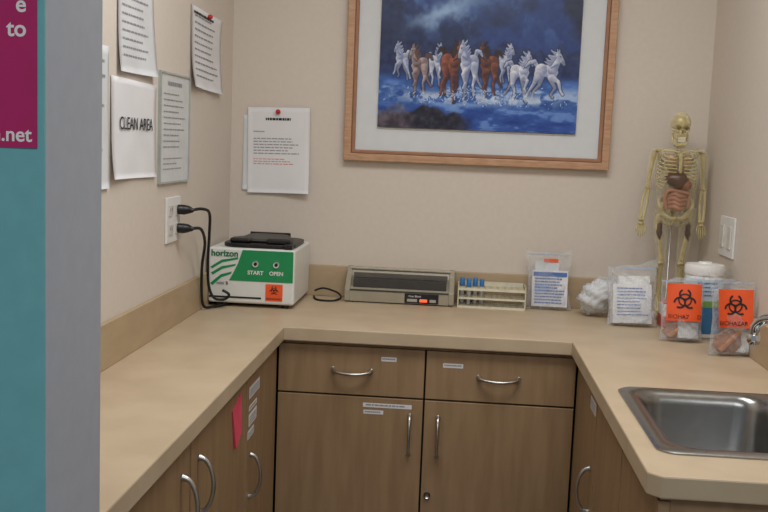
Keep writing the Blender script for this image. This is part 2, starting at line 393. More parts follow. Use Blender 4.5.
def horse(x,y,s,flip,col,sh,mane,wx=1.,pose=0,rot=0.):
    cr_,sr_=math.cos(rot),math.sin(rot)
    def p(a,b):
        b-=30; a,b=a*cr_-b*sr_,a*sr_+b*cr_; b+=30
        return (x+a*s*wx*flip, y-b*s)
    Q=[]
    def c(a,b,ra,d,e,rb,cc=col,ss=sh):
        A=p(a,b);B=p(d,e); k=(.75+.25*wx); Q.append((A[0],A[1],ra*s*k,B[0],B[1],rb*s*k,cc,ss))
    def chain(pts,rs,cc=col,ss=sh):
        for k in range(len(pts)-1): c(*pts[k],rs[k],*pts[k+1],rs[k+1],cc,ss)
    dk=tuple(v*.66 for v in col)
    fn,ff,hn,hf=LEGS[pose]
    chain([(14,38),(19,43),(25,42),(30,37)],[2.,2.6,2.,.8],mane)
    chain(hf,[4.,1.9,1.1,1.2],dk); chain(ff,[3.,1.7,1.1,1.2],dk)
    c(-3,34,7.0,10,35,6.2); c(9,35.5,6.6,12,31,5.)
    chain(hn,[4.8,2.2,1.3,1.3]); c(-6,33,6.4,-6,28,4.4)
    chain(fn,[3.4,1.9,1.2,1.3])
    c(-5,37,5.8,-12,49,3.4); c(-7,36,4.5,-13,47,3)
    for k in range(8):
        t=k/7; c(-2-9*t,41+12*t,1.8,5-8*t,44+12*t+2.4*math.sin(k*2.3),.6,mane)
    c(-12.5,51.5,3.1,-19,44.5,2.); c(-18.6,45,1.9,-20.4,42.6,1.5,dk)
    c(-11.5,54,1.1,-10,57.8,.4); c(-13.2,54,1.,-12.8,57.6,.4)
    for q in Q: cap(q[0],q[1],q[2]+.8,q[3],q[4],q[5]+.8,(30,38,74),(30,38,74),1.0,True,.7)
    for q in Q: cap(*q)
    A=p(-15,50.6); cap(A[0],A[1],.5*s+.12,A[0],A[1]+.3,.5*s,(20,18,20),(20,18,20))
    A=p(-12,42);B=p(-4,38); cap(A[0],A[1],.7*s,B[0],B[1],.9*s,sh,sh,.5,True,.8)
WH=(240,240,244);WS=(104,120,168);BR=(158,90,58);BS=(56,30,32);GM=(214,218,230);BM=(44,26,28)
horse(402,84,.70,1,GM,WS,WH,.5,0,.0)
horse(437,88,.76,-1,WH,WS,GM,.45,1,.0)
horse(507,84,.72,-1,GM,WS,WH,.5,2,.0)
horse(420,97,.90,1,(206,190,184),(96,74,80),(96,64,54),.5,1,.10)
horse(490,98,1.0,1,BR,BS,BM,.46,1,.16)
horse(452,101,1.08,-1,(172,94,64),BS,BM,.45,2,.22)
horse(470,99,1.04,1,WH,WS,GM,.44,1,.14)
horse(522,101,.90,-1,WH,WS,GM,.62,1,.05)
horse(549,101,.94,-1,WH,WS,GM,.80,0,.04)
sp=np.exp(-((Vv-98)/6)**2)*np.exp(-((U-480)/84)**6)*sst(fbm(U*1.5,Vv*1.5,9,77),.43,.60)
mixin(sp*.85,C(216,228,246))
r2=np.random.RandomState(3)
for k in range(180):
    xx=r2.normal(480,42); yy=97-abs(r2.normal(0,6))+r2.uniform(0,10)
    if 384<xx<570: cap(xx,yy,r2.uniform(.2,.6),xx+r2.normal(0,1.4),yy-r2.uniform(0,2.5),.2,(230,238,250),(180,200,232),.4)
IMG=np.clip(IMG+(n4[...,None]-.5)*22,0,255)*.95
A=IMG/255.; LINI=np.where(A<=.04045,A/12.92,((A+.055)/1.055)**2.4)
fp=root('framed_picture',(.803,-.01,1.36))
PX0,PX1,PZ0,PZ1=.484,1.118,1.472,1.932
gx=np.linspace(PX0,PX1,GW)-.803; gz=np.linspace(PZ0,PZ1,GH)-1.36
GX,GZ=np.meshgrid(gx,gz); VV=np.stack([GX,np.full_like(GX,-.0045),GZ],-1).reshape(-1,3)
idx=np.arange(GW*GH).reshape(GH,GW)
FF=np.stack([idx[:-1,:-1],idx[:-1,1:],idx[1:,1:],idx[1:,:-1]],-1).reshape(-1,4)
me=bpy.data.meshes.new('painting'); me.from_pydata(VV.tolist(),[],FF.tolist())
at=me.color_attributes.new('paint','FLOAT_COLOR','POINT')
at.data.foreach_set('color',np.concatenate([LINI,np.ones((GH,GW,1))],-1).astype(np.float32).ravel())
pm=bpy.data.materials.new('painted_canvas'); pm.use_nodes=True; nn=pm.node_tree.nodes
ca=nn.new('ShaderNodeVertexColor'); ca.layer_name='paint'; pm.node_tree.links.new(ca.outputs['Color'],nn['Principled BSDF'].inputs['Base Color'])
nn['Principled BSDF'].inputs['Roughness'].default_value=.35
me.materials.append(pm); po=bpy.data.objects.new('painting',me); link(po,fp)
FX0,FX1,FZ0,FZ1=.377,1.229,1.36,2.03; fw=.036
box('mat_board',FX0+.02,FX1-.02,-.0125,-.0085,FZ0+.02,FZ1-.02,matb_m,fp)
def framebar(name,o,i,y0,y1,m):
    (a0,a1,b0,b1),(c0,c1,d0,d1)=o,i
    V=[(a0,y0,b0),(a1,y0,b0),(a1,y0,b1),(a0,y0,b1),(c0,y0,d0),(c1,y0,d0),(c1,y0,d1),(c0,y0,d1)]
    V+=[(x,y1,z) for x,_,z in V]; F=[]
    for k in range(4):
        j=(k+1)%4; F+=[(k,j,4+j,4+k),(8+k,12+k,12+j,8+j),(k,8+k,8+j,j),(4+k,4+j,12+j,12+k)]
    return mk(name,V,F,m,fp,bevel=.003)
po.location=(0,-.009,0)
framebar('frame_outer',(FX0,FX1,FZ0,FZ1),(FX0+.024,FX1-.024,FZ0+.024,FZ1-.024),-.03,-.001,frame_m)
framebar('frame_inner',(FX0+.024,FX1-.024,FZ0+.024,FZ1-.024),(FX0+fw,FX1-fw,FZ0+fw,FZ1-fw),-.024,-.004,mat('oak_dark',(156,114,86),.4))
framebar('mat_bevel',(PX0-.005,PX1+.005,PZ0-.005,PZ1+.005),(PX0,PX1,PZ0,PZ1),-.0145,-.009,mat('mat_bevel_white',(232,232,230),.6))

# ---------------------------------------------------------------- wall papers (thin curled sheets)
def sheet(name,o,ux,w,h,nrm,m,parent,curl=(.0,.012,.010),tilt=0.):
    o=Vector(o);ux=Vector(ux);nrm=Vector(nrm); c0=o+ux*w/2-Vector((0,0,h*.05))
    def warp(v):
        v=Vector(v); d=v-o; u=d.dot(ux)/w; q=-d.z/h; base=d.dot(nrm)
        lift=curl[0]*(1-q)**4*(u**2)+curl[1]*q**3*(1-u)**2+curl[2]*q**3*u**2+.0012*math.sin(u*5+q*4)**2
        dx=(u-.5)*w; dz=-(q-.05)*h; ct,st=math.cos(tilt),math.sin(tilt)
        return c0+ux*(dx*ct-dz*st)+Vector((0,0,dx*st+dz*ct))+nrm*(base+lift+.002)
    n1_,n2_=12,16; V=[];F=[]
    for s in (0,.0005):
        for j in range(n2_+1):
            for i in range(n1_+1): V.append(warp(o+ux*(w*i/n1_)-Vector((0,0,h*j/n2_))+nrm*s))
    N0=(n1_+1)*(n2_+1)
    for s in (0,1):
        for j in range(n2_):
            for i in range(n1_):
                a0=s*N0+j*(n1_+1)+i; F.append((a0,a0+1,a0+n1_+2,a0+n1_+1))
    for i in range(n1_): F+= [(i,i+1,N0+i+1,N0+i)]; k=n2_*(n1_+1)+i; F.append((k,k+1,N0+k+1,N0+k))
    for j in range(n2_):
        for i in (0,n1_): k=j*(n1_+1)+i; F.append((k,k+n1_+1,N0+k+n1_+1,N0+k))
    mk(name,V,F,m,parent,True); return warp
UL=(0,1,0);NL=(1,0,0)
def notice_left(name,y0,y1,z0,z1,m=paper_m,rows=14,tilt=0.,curl=(0,.012,.010),ink=grink_m,th=.3):
    r=root(name,(0,(y0+y1)/2,(z0+z1)/2)); w=y1-y0;h=z1-z0
    wf=sheet('sheet',(0,y0,z1),UL,w,h,NL,m,r,curl,tilt)
    if rows: lines('print',(.0008,y0+w*.1,z1-h*.1),UL,w*.8,h*.82,rows,ink,r,NL,th,.35,wf)
    return r,wf
notice_left('paper_notice',-1.10,-.85,1.555,1.82,paper2_m,12,.01,(0,.008,.014),th=.22)
r,wf=notice_left('paper_notice',-.515,-.18,1.552,1.775,paper_m,10,-.02,(.004,.016,.012),th=.25)
lines('heading',(.0012,-.49,1.762),UL,.22,.014,1,ink_m,r,NL,.5,.1,wf)
ellip('pushpin',(.010,-.34,1.765),(.008,.007,.007),red_m,r)
r,wf=notice_left('clean_area_sign',-1.135,-.82,1.317,1.54,paper_m,0,-.012,(0,.010,.004))
text('title','CLEAN AREA',(.0062,-.972,1.428),.040,'+x',ink_m,r,'CENTER',.0002)
notice_left('paper_notice',-1.30,-1.15,1.30,1.60,paper2_m,8,0,(0,.006,.003),th=.2)
r=root('certificate',(0,-.66,1.43))
box('sheet',.0005,.005,-.79,-.535,1.30,1.573,mat('cert_paper',(208,212,211),.3,var=.02),r)
lines('heading',(.0052,-.73,1.555),UL,.13,.02,1,grink_m,r,NL,.5,.1)
lines('print',(.0052,-.765,1.525),UL,.20,.15,10,grink_m,r,NL,.22,.35)
lines('signature',(.0052,-.765,1.36),UL,.20,.04,3,grink_m,r,NL,.2,.5)
boxes('sleeve_edge',[(.0,.008,-.797,-.79,1.295,1.578),(.0,.008,-.535,-.528,1.295,1.578),(.0,.008,-.79,-.535,1.295,1.30),(.0,.008,-.79,-.535,1.573,1.578)],mat('sleeve_grey',(166,172,168),.3),r)
r=root('paper_notice',(.16,0,1.38))
sheet('under_sheet',(.042,0,1.495),(1,0,0),.19,.245,(0,-1,0),paper2_m,r,(0,.004,.002))
wf=sheet('sheet',(.056,-.004,1.522),(1,0,0),.205,.279,(0,-1,0),paper_m,r,(.004,.004,.022),.018)
def L(nm,x,z,w,h,rows,m,th=.4,rg=.3): lines(nm,(x,-.0045,z),(1,0,0),w,h,rows,m,r,(0,-1,0),th,rg,wf)
L('title',.115,1.488,.085,.010,1,ink_m,.8,.05); L('print_1',.075,1.445,.045,.009,1,grink_m); L('print_2',.075,1.422,.155,.058,6,grink_m,.35); L('print_3',.075,1.355,.15,.024,3,redink_m,.3)
ellip('pushpin',(.157,-.016,1.508),(.008,.009,.008),red_m,r)

# poster on teal
pr=root('wall_poster',(.2,-2.281,1.55))
box('sheet',.05,.343,-2.2822,-2.2807,1.402,1.85,poster_m,pr)
text('word_1','e',(.333,-2.2824,1.531),.022,'-y',wplast_m,pr,'RIGHT',.0004)
text('word_2','to',(.333,-2.2824,1.508),.022,'-y',wplast_m,pr,'RIGHT',.0004)
text('word_3','on.net',(.338,-2.2824,1.408),.020,'-y',wplast_m,pr,'RIGHT',.0003)

# ---------------------------------------------------------------- outlets / switch
o1=root('power_outlet',(0,-.665,1.196))
box('plate',0,.006,-.728,-.602,1.137,1.257,wplast_m,o1,.002)
for k,(yy) in enumerate((-.695,-.635)):
    for j,zz in enumerate((1.172,1.222)):
        box(f'receptacle_{k}{j}',.006,.0085,yy-.017,yy+.017,zz-.014,zz+.014,mat('outlet_face',(205,203,196),.4),o1,.001)
        boxes(f'slots_{k}{j}',[(.0085,.0088,yy-.008,yy-.006,zz-.002,zz+.007),(.0085,.0088,yy+.006,yy+.008,zz-.002,zz+.007)],ink_m,o1)
o2=root('light_switch',(XR,-.33,1.19))
box('plate',XR-.006,XR,-.405,-.255,1.133,1.248,wplast_m,o2,.002)
for k,yy in enumerate((-.368,-.292)):
    box(f'rocker_{k}',XR-.010,XR-.006,yy-.017,yy+.017,1.158,1.223,mat('switch_face',(214,212,204),.35),o2,.0015)

# ---------------------------------------------------------------- centrifuge
cf=root('centrifuge',(.15,-.17,.91))
cx0,cx1,cy0,cy1=.0135,.277,-.322,-.03
ZT=1.090
box('body',cx0,cx1,cy0,cy1,.922,ZT,white_m,cf,.008,3)
for k,(x,y) in enumerate(((cx0+.03,cy0+.03),(cx1-.03,cy0+.03),(cx0+.03,cy1-.03),(cx1-.03,cy1-.03))):
    lathe(f'foot_{k}',x,y,[(.012,.91),(.012,.924)],blk_m,cf,seg=16)
box('base_strip',cx0+.004,cx1-.1,cy0-.0015,cy0,.938,.943,blk_m,cf)
prism('green_panel',[(.118,1.085),(.272,1.085),(.272,.991),(.078,.991),(.090,1.013),(.104,1.043),(.114,1.073)],1,cy0-.0012,cy0+.001,green_m,cf)
prism('green_swoosh_1',[(.020,1.030),(.055,1.053),(.105,1.062),(.104,1.056),(.057,1.045),(.026,1.025)],1,cy0-.0012,cy0,green_m,cf)
prism('green_swoosh_2',[(.022,1.012),(.055,1.033),(.098,1.042),(.096,1.036),(.057,1.025),(.028,1.006)],1,cy0-.0012,cy0,green_m,cf)
prism('green_swoosh_3',[(.020,.980),(.052,1.008),(.086,1.018),(.084,1.011),(.054,.999),(.028,.974)],1,cy0-.0012,cy0,green_m,cf)
text('logo','horizon',(.022,cy0-.0018,1.064),.0265,'-y',mat('dgreen',(16,110,70),.5),cf,bold=.0007)
text('logo_sub','mini B',(.040,cy0-.0018,.978),.014,'-y',ink_m,cf)
text('start','START',(.134,cy0-.0018,1.012),.0165,'-y',wplast_m,cf,bold=.0004)
text('open','OPEN',(.200,cy0-.0018,1.012),.0165,'-y',wplast_m,cf,bold=.0004)
for k,x in enumerate((.158,.221)):
    loft(f'knob_{k}',[(x,cy0-.001,1.044),(x,cy0-.006,1.044)],.009,wplast_m,cf,seg=18)
    loft(f'knob_c{k}',[(x,cy0-.006,1.044),(x,cy0-.0075,1.044)],.005,ink_m,cf,seg=14)
box('hazard_sticker',.190,.242,cy0-.0016,cy0,.934,.985,orange_m,cf)
biohazard('hazard_symbol',.216,.966,cy0-.0022,.0145,ink_m,cf)
text('hazard_text','BIOHAZARD',(.216,cy0-.0022,.938),.008,'-y',ink_m,cf,'CENTER')
lp=[(x,y) for x,y,_ in rrect(cx0+.035,cx1-.008,cy0+.012,cy1-.03,.05,0,8)]
prism('lid_plate',lp,2,ZT,ZT+.013,blk_m,cf,.003)
lp=[(x,y) for x,y,_ in rrect(cx0+.075,cx1-.05,cy0+.05,cy1-.05,.045,0,8)]
prism('lid_dome',lp,2,ZT+.013,ZT+.025,dgrey_m,cf,.006)
box('lid_handle_1',.07,.135,cy0+.03,cy0+.085,ZT+.013,ZT+.027,blk_m,cf,.006,3)
box('lid_handle_2',.185,.258,cy0+.02,cy0+.08,ZT+.013,ZT+.030,blk_m,cf,.006,3)
box('latch',.240,.267,cy0+.005,cy0+.03,ZT,ZT+.017,blk_m,cf,.004)
loft('lid_hinge',[(.09,cy1-.05,ZT+.021),(.22,cy1-.05,ZT+.021)],.008,blk_m,cf,seg=12)

pc=root('power_cord',(.05,-.5,.92))
for k,zz in enumerate((1.222,1.172)):
    loft(f'plug_{k}',[(.009,-.635,zz),(.024,-.635,zz),(.036,-.63,zz),(.046,-.622,zz-.002)],[.013,.0135,.011,.0055],blk_m,pc,seg=12)
loft('cord_1',[(.044,-.622,1.221),(.06,-.58,1.222),(.062,-.51,1.205),(.045,-.44,1.14),(.032,-.40,1.06),(.03,-.38,.985),(.045,-.375,.945),(.075,-.37,.940),(.09,-.37,.955),(.07,-.372,.968)],.0042,blkg_m,pc,seg=8,sm=8)
loft('cord_2',[(.044,-.622,1.171),(.055,-.57,1.165),(.048,-.50,1.12),(.028,-.45,1.05),(.020,-.42,.97),(.022,-.40,.922),(.04,-.365,.9155),(.07,-.30,.9155),(.08,-.2,.9155)],.0042,blkg_m,pc,seg=8,sm=8)
pd=root('power_cord',(.34,-.1,.91))
loft('cord',[(.30,-.06,.9135),(.312,-.11,.9135),(.335,-.135,.9135),(.375,-.13,.914),(.392,-.09,.918),(.375,-.06,.93),(.33,-.05,.94),(.30,-.045,.93)],.0032,blkg_m,pd,seg=8,sm=8)

# ---------------------------------------------------------------- block heater / reader
bh=root('block_heater',(.58,-.07,.91))
hx0,hx1=.406,.757
prof=[(-.028,.914),(-.120,.914),(-.120,.952),(-.108,.960),(-.062,.996),(-.056,1.018),(-.028,1.018)]
prism('end_cap_left',prof,0,hx0,hx0+.018,beige_m,bh,.003)
prism('end_cap_right',prof,0,hx1-.018,hx1,beige_m,bh,.003)
prism('case',[(-.028,.914),(-.118,.914),(-.118,.952),(-.106,.957),(-.100,.957),(-.064,.975),(-.064,.990),(-.052,1.012),(-.028,1.012)],0,hx0+.018,hx1-.018,beige_m,bh)
box('slot',hx0+.026,hx1-.026,-.102,-.062,.957,.985,dgrey_m,bh)
box('top_lip',hx0+.010,hx1-.010,-.060,-.030,1.010,1.017,mat('beige_light',(176,170,152),.4),bh,.002)
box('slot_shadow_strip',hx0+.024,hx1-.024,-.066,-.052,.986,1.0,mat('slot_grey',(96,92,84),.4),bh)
box('front_band',hx0+.018,hx1-.018,-.1195,-.118,.948,.953,dgrey_m,bh)
box('control_panel',.600,.708,-.1205,-.118,.916,.947,blk_m,bh,.001)
em=bpy.data.materials.new('red_lamp'); em.use_nodes=True
p_=em.node_tree.nodes['Principled BSDF']; p_.inputs['Base Color'].default_value=(.9,.05,.02,1); p_.inputs['Emission Color'].default_value=(1,.12,.04,1); p_.inputs['Emission Strength'].default_value=1.2
box('red_lamp',.648,.672,-.1225,-.1205,.921,.930,em,bh,.001)
text('panel_text','Heat Block',(.612,-.1208,.936),.009,'-y',wplast_m,bh)
boxes('panel_marks',[(.608,.64,-.1208,-.1204,.921,.930),(.68,.70,-.1208,-.1204,.921,.930)],mat('panel_grey',(170,168,162),.5),bh)
boxes('feet',[(hx0+.01,hx0+.03,-.11,-.09,.91,.914),(hx1-.03,hx1-.01,-.11,-.09,.91,.914),(hx0+.01,hx0+.03,-.05,-.03,.91,.914),(hx1-.03,hx1-.01,-.05,-.03,.91,.914)],blk_m,bh)

# ---------------------------------------------------------------- tube rack
tr=root('test_tube_rack',(.88,-.07,.91))
rx0,rx1,ry0,ry1=.772,.980,-.115,-.03
def deck(z,th):
    L=[]; nx_,ny_=10,4; w=(rx1-rx0)/nx_; d_=(ry1-ry0)/ny_; bw=.004
    for i in range(nx_+1): x=rx0+i*w; L.append((x-bw/2,x+bw/2,ry0,ry1,z,z+th))
    for j in range(ny_+1): y=ry0+j*d_; L.append((rx0,rx1,y-bw/2,y+bw/2,z,z+th))
    return L
boxes('decks',deck(.912,.003)+deck(.940,.003)+deck(.968,.004),rack_m,tr)
boxes('ends',[(rx0-.004,rx0,ry0-.003,ry0+.012,.91,.985),(rx0-.004,rx0,ry1-.012,ry1+.003,.91,.985),(rx1,rx1+.004,ry0-.003,ry0+.012,.91,.985),(rx1,rx1+.004,ry1-.012,ry1+.003,.91,.985),
 (rx0-.004,rx0,ry0,ry1,.94,.985),(rx1,rx1+.004,ry0,ry1,.94,.985)],rack_m,tr)
boxes('rails',[(rx0,rx1,ry0-.004,ry0-.001,.966,.974),(rx0,rx1,ry0-.004,ry0-.001,.938,.944),(rx0,rx1,ry0-.004,ry0-.001,.910,.917),(rx0,rx1,ry1+.001,ry1+.004,.966,.985)],mat('rack_light',(220,216,194),.4),tr)
for k,(i,j) in enumerate(((0,2),(1,2),(2,2),(3,2),(1,1),(2,3),(0,3))):
    x=rx0+(i+.5)*.0208; y=ry0+(j+.5)*.02125
    lathe(f'tube_{k}',x,y,[(.002,.914),(.006,.918),(.0065,.975)],tube_m,tr,seg=14)
    lathe(f'cap_{k}',x,y,[(.0075,.974),(.0075,.994),(.006,.997)],bluecap_m,tr,seg=14)

# ---------------------------------------------------------------- bags
def bag(name,loc,w,h,th,rot,kind):
    r=root(name,loc,rot,local=True)
    nu,nv=40,40; V=[];F=[]
    rs=random.random()*50; R_=np.random.RandomState(int(rs*10)); fold=[(R_.uniform(-3,3),R_.uniform(8,30),R_.uniform(6,26),R_.uniform(0,6.28),R_.uniform(.0006,.0022)) for _ in range(9)]
    def wr(u,v): 
        return sum(amp*(1-2*abs(math.sin(.5*(a_*u+ (b_*u if k%2 else 0)+c_*v*(1 if k%3 else -1)+ph)))) for k,(a_,b_,c_,ph,amp) in enumerate(fold))
    def bend(x,z): return .006*math.sin(x/w*3+rs)+.008*(z/h)**2*math.sin(x/w*5+rs*2)
    def outline(u,v):
        x=(u-.5)*w*(1+.05*math.sin(v*6+rs)-.10*math.sin(math.pi*v)*(abs(u-.5)*2)**2+.05*(1-v))
        z=h*v*(1+.05*math.sin(u*4+rs)*v)+.004*math.sin(u*11+rs)*v
        return x,z
    for s in (-1,1):
        for j in range(nv+1):
            v=j/nv
            for i in range(nu+1):
                u=i/nu; e=(max(0,math.sin(math.pi*u))**.5)*(min(1,v/.06)**.5)*(1 if v<.4 else max(.12,1-(v-.4)/.55))
                x,z=outline(u,v)
                V.append((x, s*(th/2*e+.0005)+wr(u,v)*(.35+.75*e)*(1 if s<0 else .7)+bend(x,z), max(0.0,z)))
    n=(nv+1)*(nu+1)
    for s in (0,1):
        for j in range(nv):
            for i in range(nu):
                a0=s*n+j*(nu+1)+i; q=(a0,a0+1,a0+nu+2,a0+nu+1); F.append(q if s==0 else q[::-1])
    for j in range(nv):
        for i in (0,nu):
            a0=j*(nu+1)+i; F.append((a0,a0+nu+1,n+a0+nu+1,n+a0))
    for i in range(nu): F.append((i,n+i,n+i+1,i+1))
    mk('bag_film',V,F,bag_m,r,True)
    def W(v): v=Vector(v); return Vector((v.x,v.y+bend(v.x,v.z)+.004*math.sin(v.x/w*6+rs),v.z))
    def slab(nm,x0,x1,y0,y1,z0,z1,m,k=10,wob=0.):
        VV=[];FF=[]
        for y in (y0,y1):
            for j in range(k+1):
                for i in range(k+1):
                    q=W((x0+(x1-x0)*i/k,y,z0+(z1-z0)*j/k)); q.y+=wob*math.sin(i*1.3+j*.9+rs); VV.append(q)
        nn_=(k+1)**2
        for s in (0,1):
            for j in range(k):
                for i in range(k):
                    a0=s*nn_+j*(k+1)+i; FF.append((a0,a0+1,a0+k+2,a0+k+1))
        for i in range(k):
            for a0,b0 in ((i,i+1),(k*(k+1)+i,k*(k+1)+i+1),(i*(k+1),(i+1)*(k+1)),(i*(k+1)+k,(i+1)*(k+1)+k)): FF.append((a0,b0,nn_+b0,nn_+a0))
        mk(nm,VV,FF,m,r)
    slab('zip_seal',-w*.45,w*.45,-.0018,.0018,h*.92,h*.938,mat('zip_blue',(170,186,208),.4))
    t2=th*.30
    if kind=='form':
        slab('folded_form',-w*.36,w*.42,-t2,t2,.008,h*.66,paper_m,10,.001)
        slab('form_header',-w*.34,w*.40,-t2-.0022,-t2-.0016,h*.56,h*.63,blue_ink)
        slab('form_panel',-w*.30,w*.02,-t2-.0022,-t2-.0016,h*.30,h*.40,mat('pale_blue_print',(170,190,222),.6))
        lines('form_print',(-w*.30,-t2-.0019,h*.53),(1,0,0),w*.66,h*.46,9,blue_ink,r,(0,-1,0),.4,.3,W)
        slab('swab_pack',-w*.30,w*.22,-.003,.003,h*.6,h*.80,paper2_m)
        slab('orange_strip',-w*.12,w*.2,-.005,-.003,h*.80,h*.86,orange_m)
    elif kind=='kit':
        slab('folded_form',-w*.40,w*.36,-t2,t2,.006,h*.66,paper_m,10,.0016)
        lines('form_print',(-w*.32,-t2-.002,h*.6),(1,0,0),w*.62,h*.48,9,blue_ink,r,(0,-1,0),.25,.3,W)
        slab('inner_wrap',-w*.28,w*.34,-t2*.5,t2*.6,h*.5,h*.8,wplast_m,10,.003)
    else:
        zc=h*.60; s=w*.40
        slab('hazard_label',-s,s*.95,-t2-.012,-t2-.0112,zc-s*1.1,zc+s*1.1,orange_m)
        yb=-t2-.0135
        o_=biohazard('hazard_symbol',0,zc+s*.15,yb,s*.66,ink_m,r)
        for vtx in o_.data.vertices: vtx.co=W(vtx.co)
        text('hazard_text','BIOHAZARD',(0,yb-.001+bend(0,zc-s)-.002,zc-s*.95),s*.34,'-y',ink_m,r,'CENTER')
        ellip('contents',(-.004,.002,h*.17),(w*.38,t2*.9,h*.15),brown_m,r,fn=lambda d:1+.10*math.sin(d.x*9+d.z*7)+.06*math.sin(d.z*21))
        slab('swab_pack',-w*.1,w*.36,-t2*.8,-t2*.2,.008,h*.30,paper2_m,10,.002)
        loft('tube',[(-w*.30,-.006,h*.06),(w*.16,-.010,h*.30)],.008,mat('amber_tube',(196,130,76),.25),r,seg=12)
    return r
bag('specimen_bag',(1.056,-.075,.912),.142,.188,.034,(-.13,0,.03),'form')
bag('specimen_bag',(1.284,-.30,.912),.146,.184,.056,(-.24,0,.08),'kit')
bag('biohazard_bag',(1.382,-.50,.912),.116,.176,.052,(-.14,0,.04),'bio')
bag('biohazard_bag',(1.474,-.665,.912),.112,.200,.052,(-.14,0,.16),'bio')
wb=root('wrapped_bundle',(1.2,-.15,.91))
def crf(d): return 1+.07*math.sin(9*d.x+5*d.z)+.05*math.sin(17*d.y+13*d.z)+.04*math.sin(25*d.x-11*d.y)+.03*abs(math.sin(14*d.z+9*d.x))
ellip('bundle',(1.205,-.15,.970),(.060,.045,.048),paperbag_m,wb,48,32,crf,Matrix.Rotation(-.55,3,'Y'))
ellip('bundle_film',(1.208,-.152,.973),(.068,.050,.051),bag_m,wb,48,32,crf,Matrix.Rotation(-.55,3,'Y'))
V,F=loftdata(smoothpath([(1.235,-.15,1.0),(1.25,-.14,1.02),(1.262,-.14,1.034)],4),[.022,.012,.024],12); mk('twist',V,F,bag_m,wb,True)
rb=root('swab_box',(1.375,-.28,.91))
box('carton',1.366,1.402,-.33,-.26,.911,.985,wplast_m,rb,.002)
box('carton_band',1.3655,1.4025,-.3305,-.2595,.915,.950,red_m,rb)
box('carton_top',1.368,1.400,-.328,-.262,.985,.989,red_m,rb,.001)

wc=root('wipes_canister',(1.459,-.40,.91)); ccx,ccy=1.459,-.40
lathe('body',ccx,ccy,[(.048,.911),(.0525,.916),(.0525,1.085),(.050,1.09)],wplast_m,wc,48)
lathe('label_band_blue',ccx,ccy,[(.0532,.925),(.0532,1.0)],can_m,wc,48)
lathe('label_band_green',ccx,ccy,[(.0533,1.0),(.0533,1.018)],cgreen_m,wc,48)
lathe('label_band_light',ccx,ccy,[(.0531,1.018),(.0531,1.078)],mat('canister_pale',(190,212,222),.4),wc,48)
lathe('lid',ccx,ccy,[(.0545,1.088),(.0555,1.092),(.0555,1.108),(.052,1.116),(.02,1.119),(.018,1.123),(.006,1.123)],wplast_m,wc,48)
lines('label_print',(ccx-.03,ccy-.0535,1.07),(1,0,0),.06,.045,4,blue_ink,wc,(0,-1,0))

# ---------------------------------------------------------------- skeleton model
sx,sy=1.422,-.125
sk=root('anatomical_skeleton_model',(sx,sy,.91))
def P(x,z,y=0): return (sx+x,sy+y,z)
lathe('stand_base',sx,sy+.03,[(.052,.911),(.052,.918),(.046,.922),(.006,.924)],wplast_m,sk,32)
loft('stand_rod',[(sx,sy+.03,.92),(sx,sy+.03,1.44),(sx,sy+.01,1.47)],.003,nick_m,sk,seg=8)
def skf(d):
    k=1.
    if d.y<-.2 and d.z<.1: k-=.10*(-d.z+.1)
    if d.z<-.3: k-=.22*(-d.z-.3)
    return k
ellip('cranium',P(0,1.513),(.031,.036,.037),bone_m,sk,28,20,skf)
ellip('face',P(0,1.482,-.014),(.020,.021,.023),bone_m,sk,18,12)
multi('jaw',[(smoothpath([P(-.022,1.485,.0),P(-.021,1.462,-.004),P(-.011,1.451,-.026),P(0,1.4495,-.032),P(.011,1.451,-.026),P(.021,1.462,-.004),P(.022,1.485,.0)],5),[.004,.005,.006,.0065,.006,.005,.004],False)],bone_m,sk)
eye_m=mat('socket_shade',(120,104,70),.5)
for s in (-1,1):
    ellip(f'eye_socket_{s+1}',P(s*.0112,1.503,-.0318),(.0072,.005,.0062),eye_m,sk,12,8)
    multi(f'cheekbone_{s+1}',[(smoothpath([P(s*.008,1.488,-.031),P(s*.019,1.492,-.022),P(s*.028,1.497,.0)],4),[.004,.0038,.0028],False)],bone_m,sk)
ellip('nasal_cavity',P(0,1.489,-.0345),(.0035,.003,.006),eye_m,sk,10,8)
boxes('teeth',[(sx-.011+i*.0028,sx-.0088+i*.0028,sy-.0365+abs(i-3.5)*.0012,sy-.032,1.4655,1.4735) for i in range(8)]+[(sx-.011+i*.0028,sx-.0088+i*.0028,sy-.0365+abs(i-3.5)*.0012,sy-.032,1.458,1.4648) for i in range(8)],mat('teeth',(232,226,200),.3),sk)
vb=[]
for i in range(24):
    t=i/23; z=1.455-t*(1.455-1.262); y=.012+.012*math.sin(t*math.pi*1.4-.3); r=.0055+.005*t
    vb.append(([P(0,z+.0032,y),P(0,z-.0032,y)],[r*1.05,r*1.05],False)); vb.append(([P(-r*1.9,z,y+.006),P(r*1.9,z,y+.006)],.0018,False)); vb.append(([P(0,z,y),P(0,z-.004,y+.02)],.0018,False))
multi('spine',vb,bone_m,sk,10)
rb_=[]
for i in range(10):
    t=i/9; zb=1.430-.0105*i; w=.034+.026*math.sin(min(1,t*1.15+.18)*math.pi*.62); dp=.032+.012*math.sin(t*2.4)
    for s in (-1,1):
        front=.004+(.0 if i<6 else (i-5)*.010)
        rb_.append((smoothpath([P(s*.006,zb,.02),P(s*w*.7,zb+.002,.028),P(s*w,zb-.010,.004),P(s*w*.82,zb-.020,-dp*.8),P(s*(.006+front),zb-.018-(.004 if i<6 else -.004),-dp)],5),.0024,False))
multi('ribs',rb_,bone_m,sk,7)
multi('sternum',[(smoothpath([P(0,1.424,-.033),P(0,1.40,-.040),P(0,1.365,-.044),P(0,1.352,-.044)],4),[.007,.0055,.005,.002],False)],bone_m,sk)
lim=[]
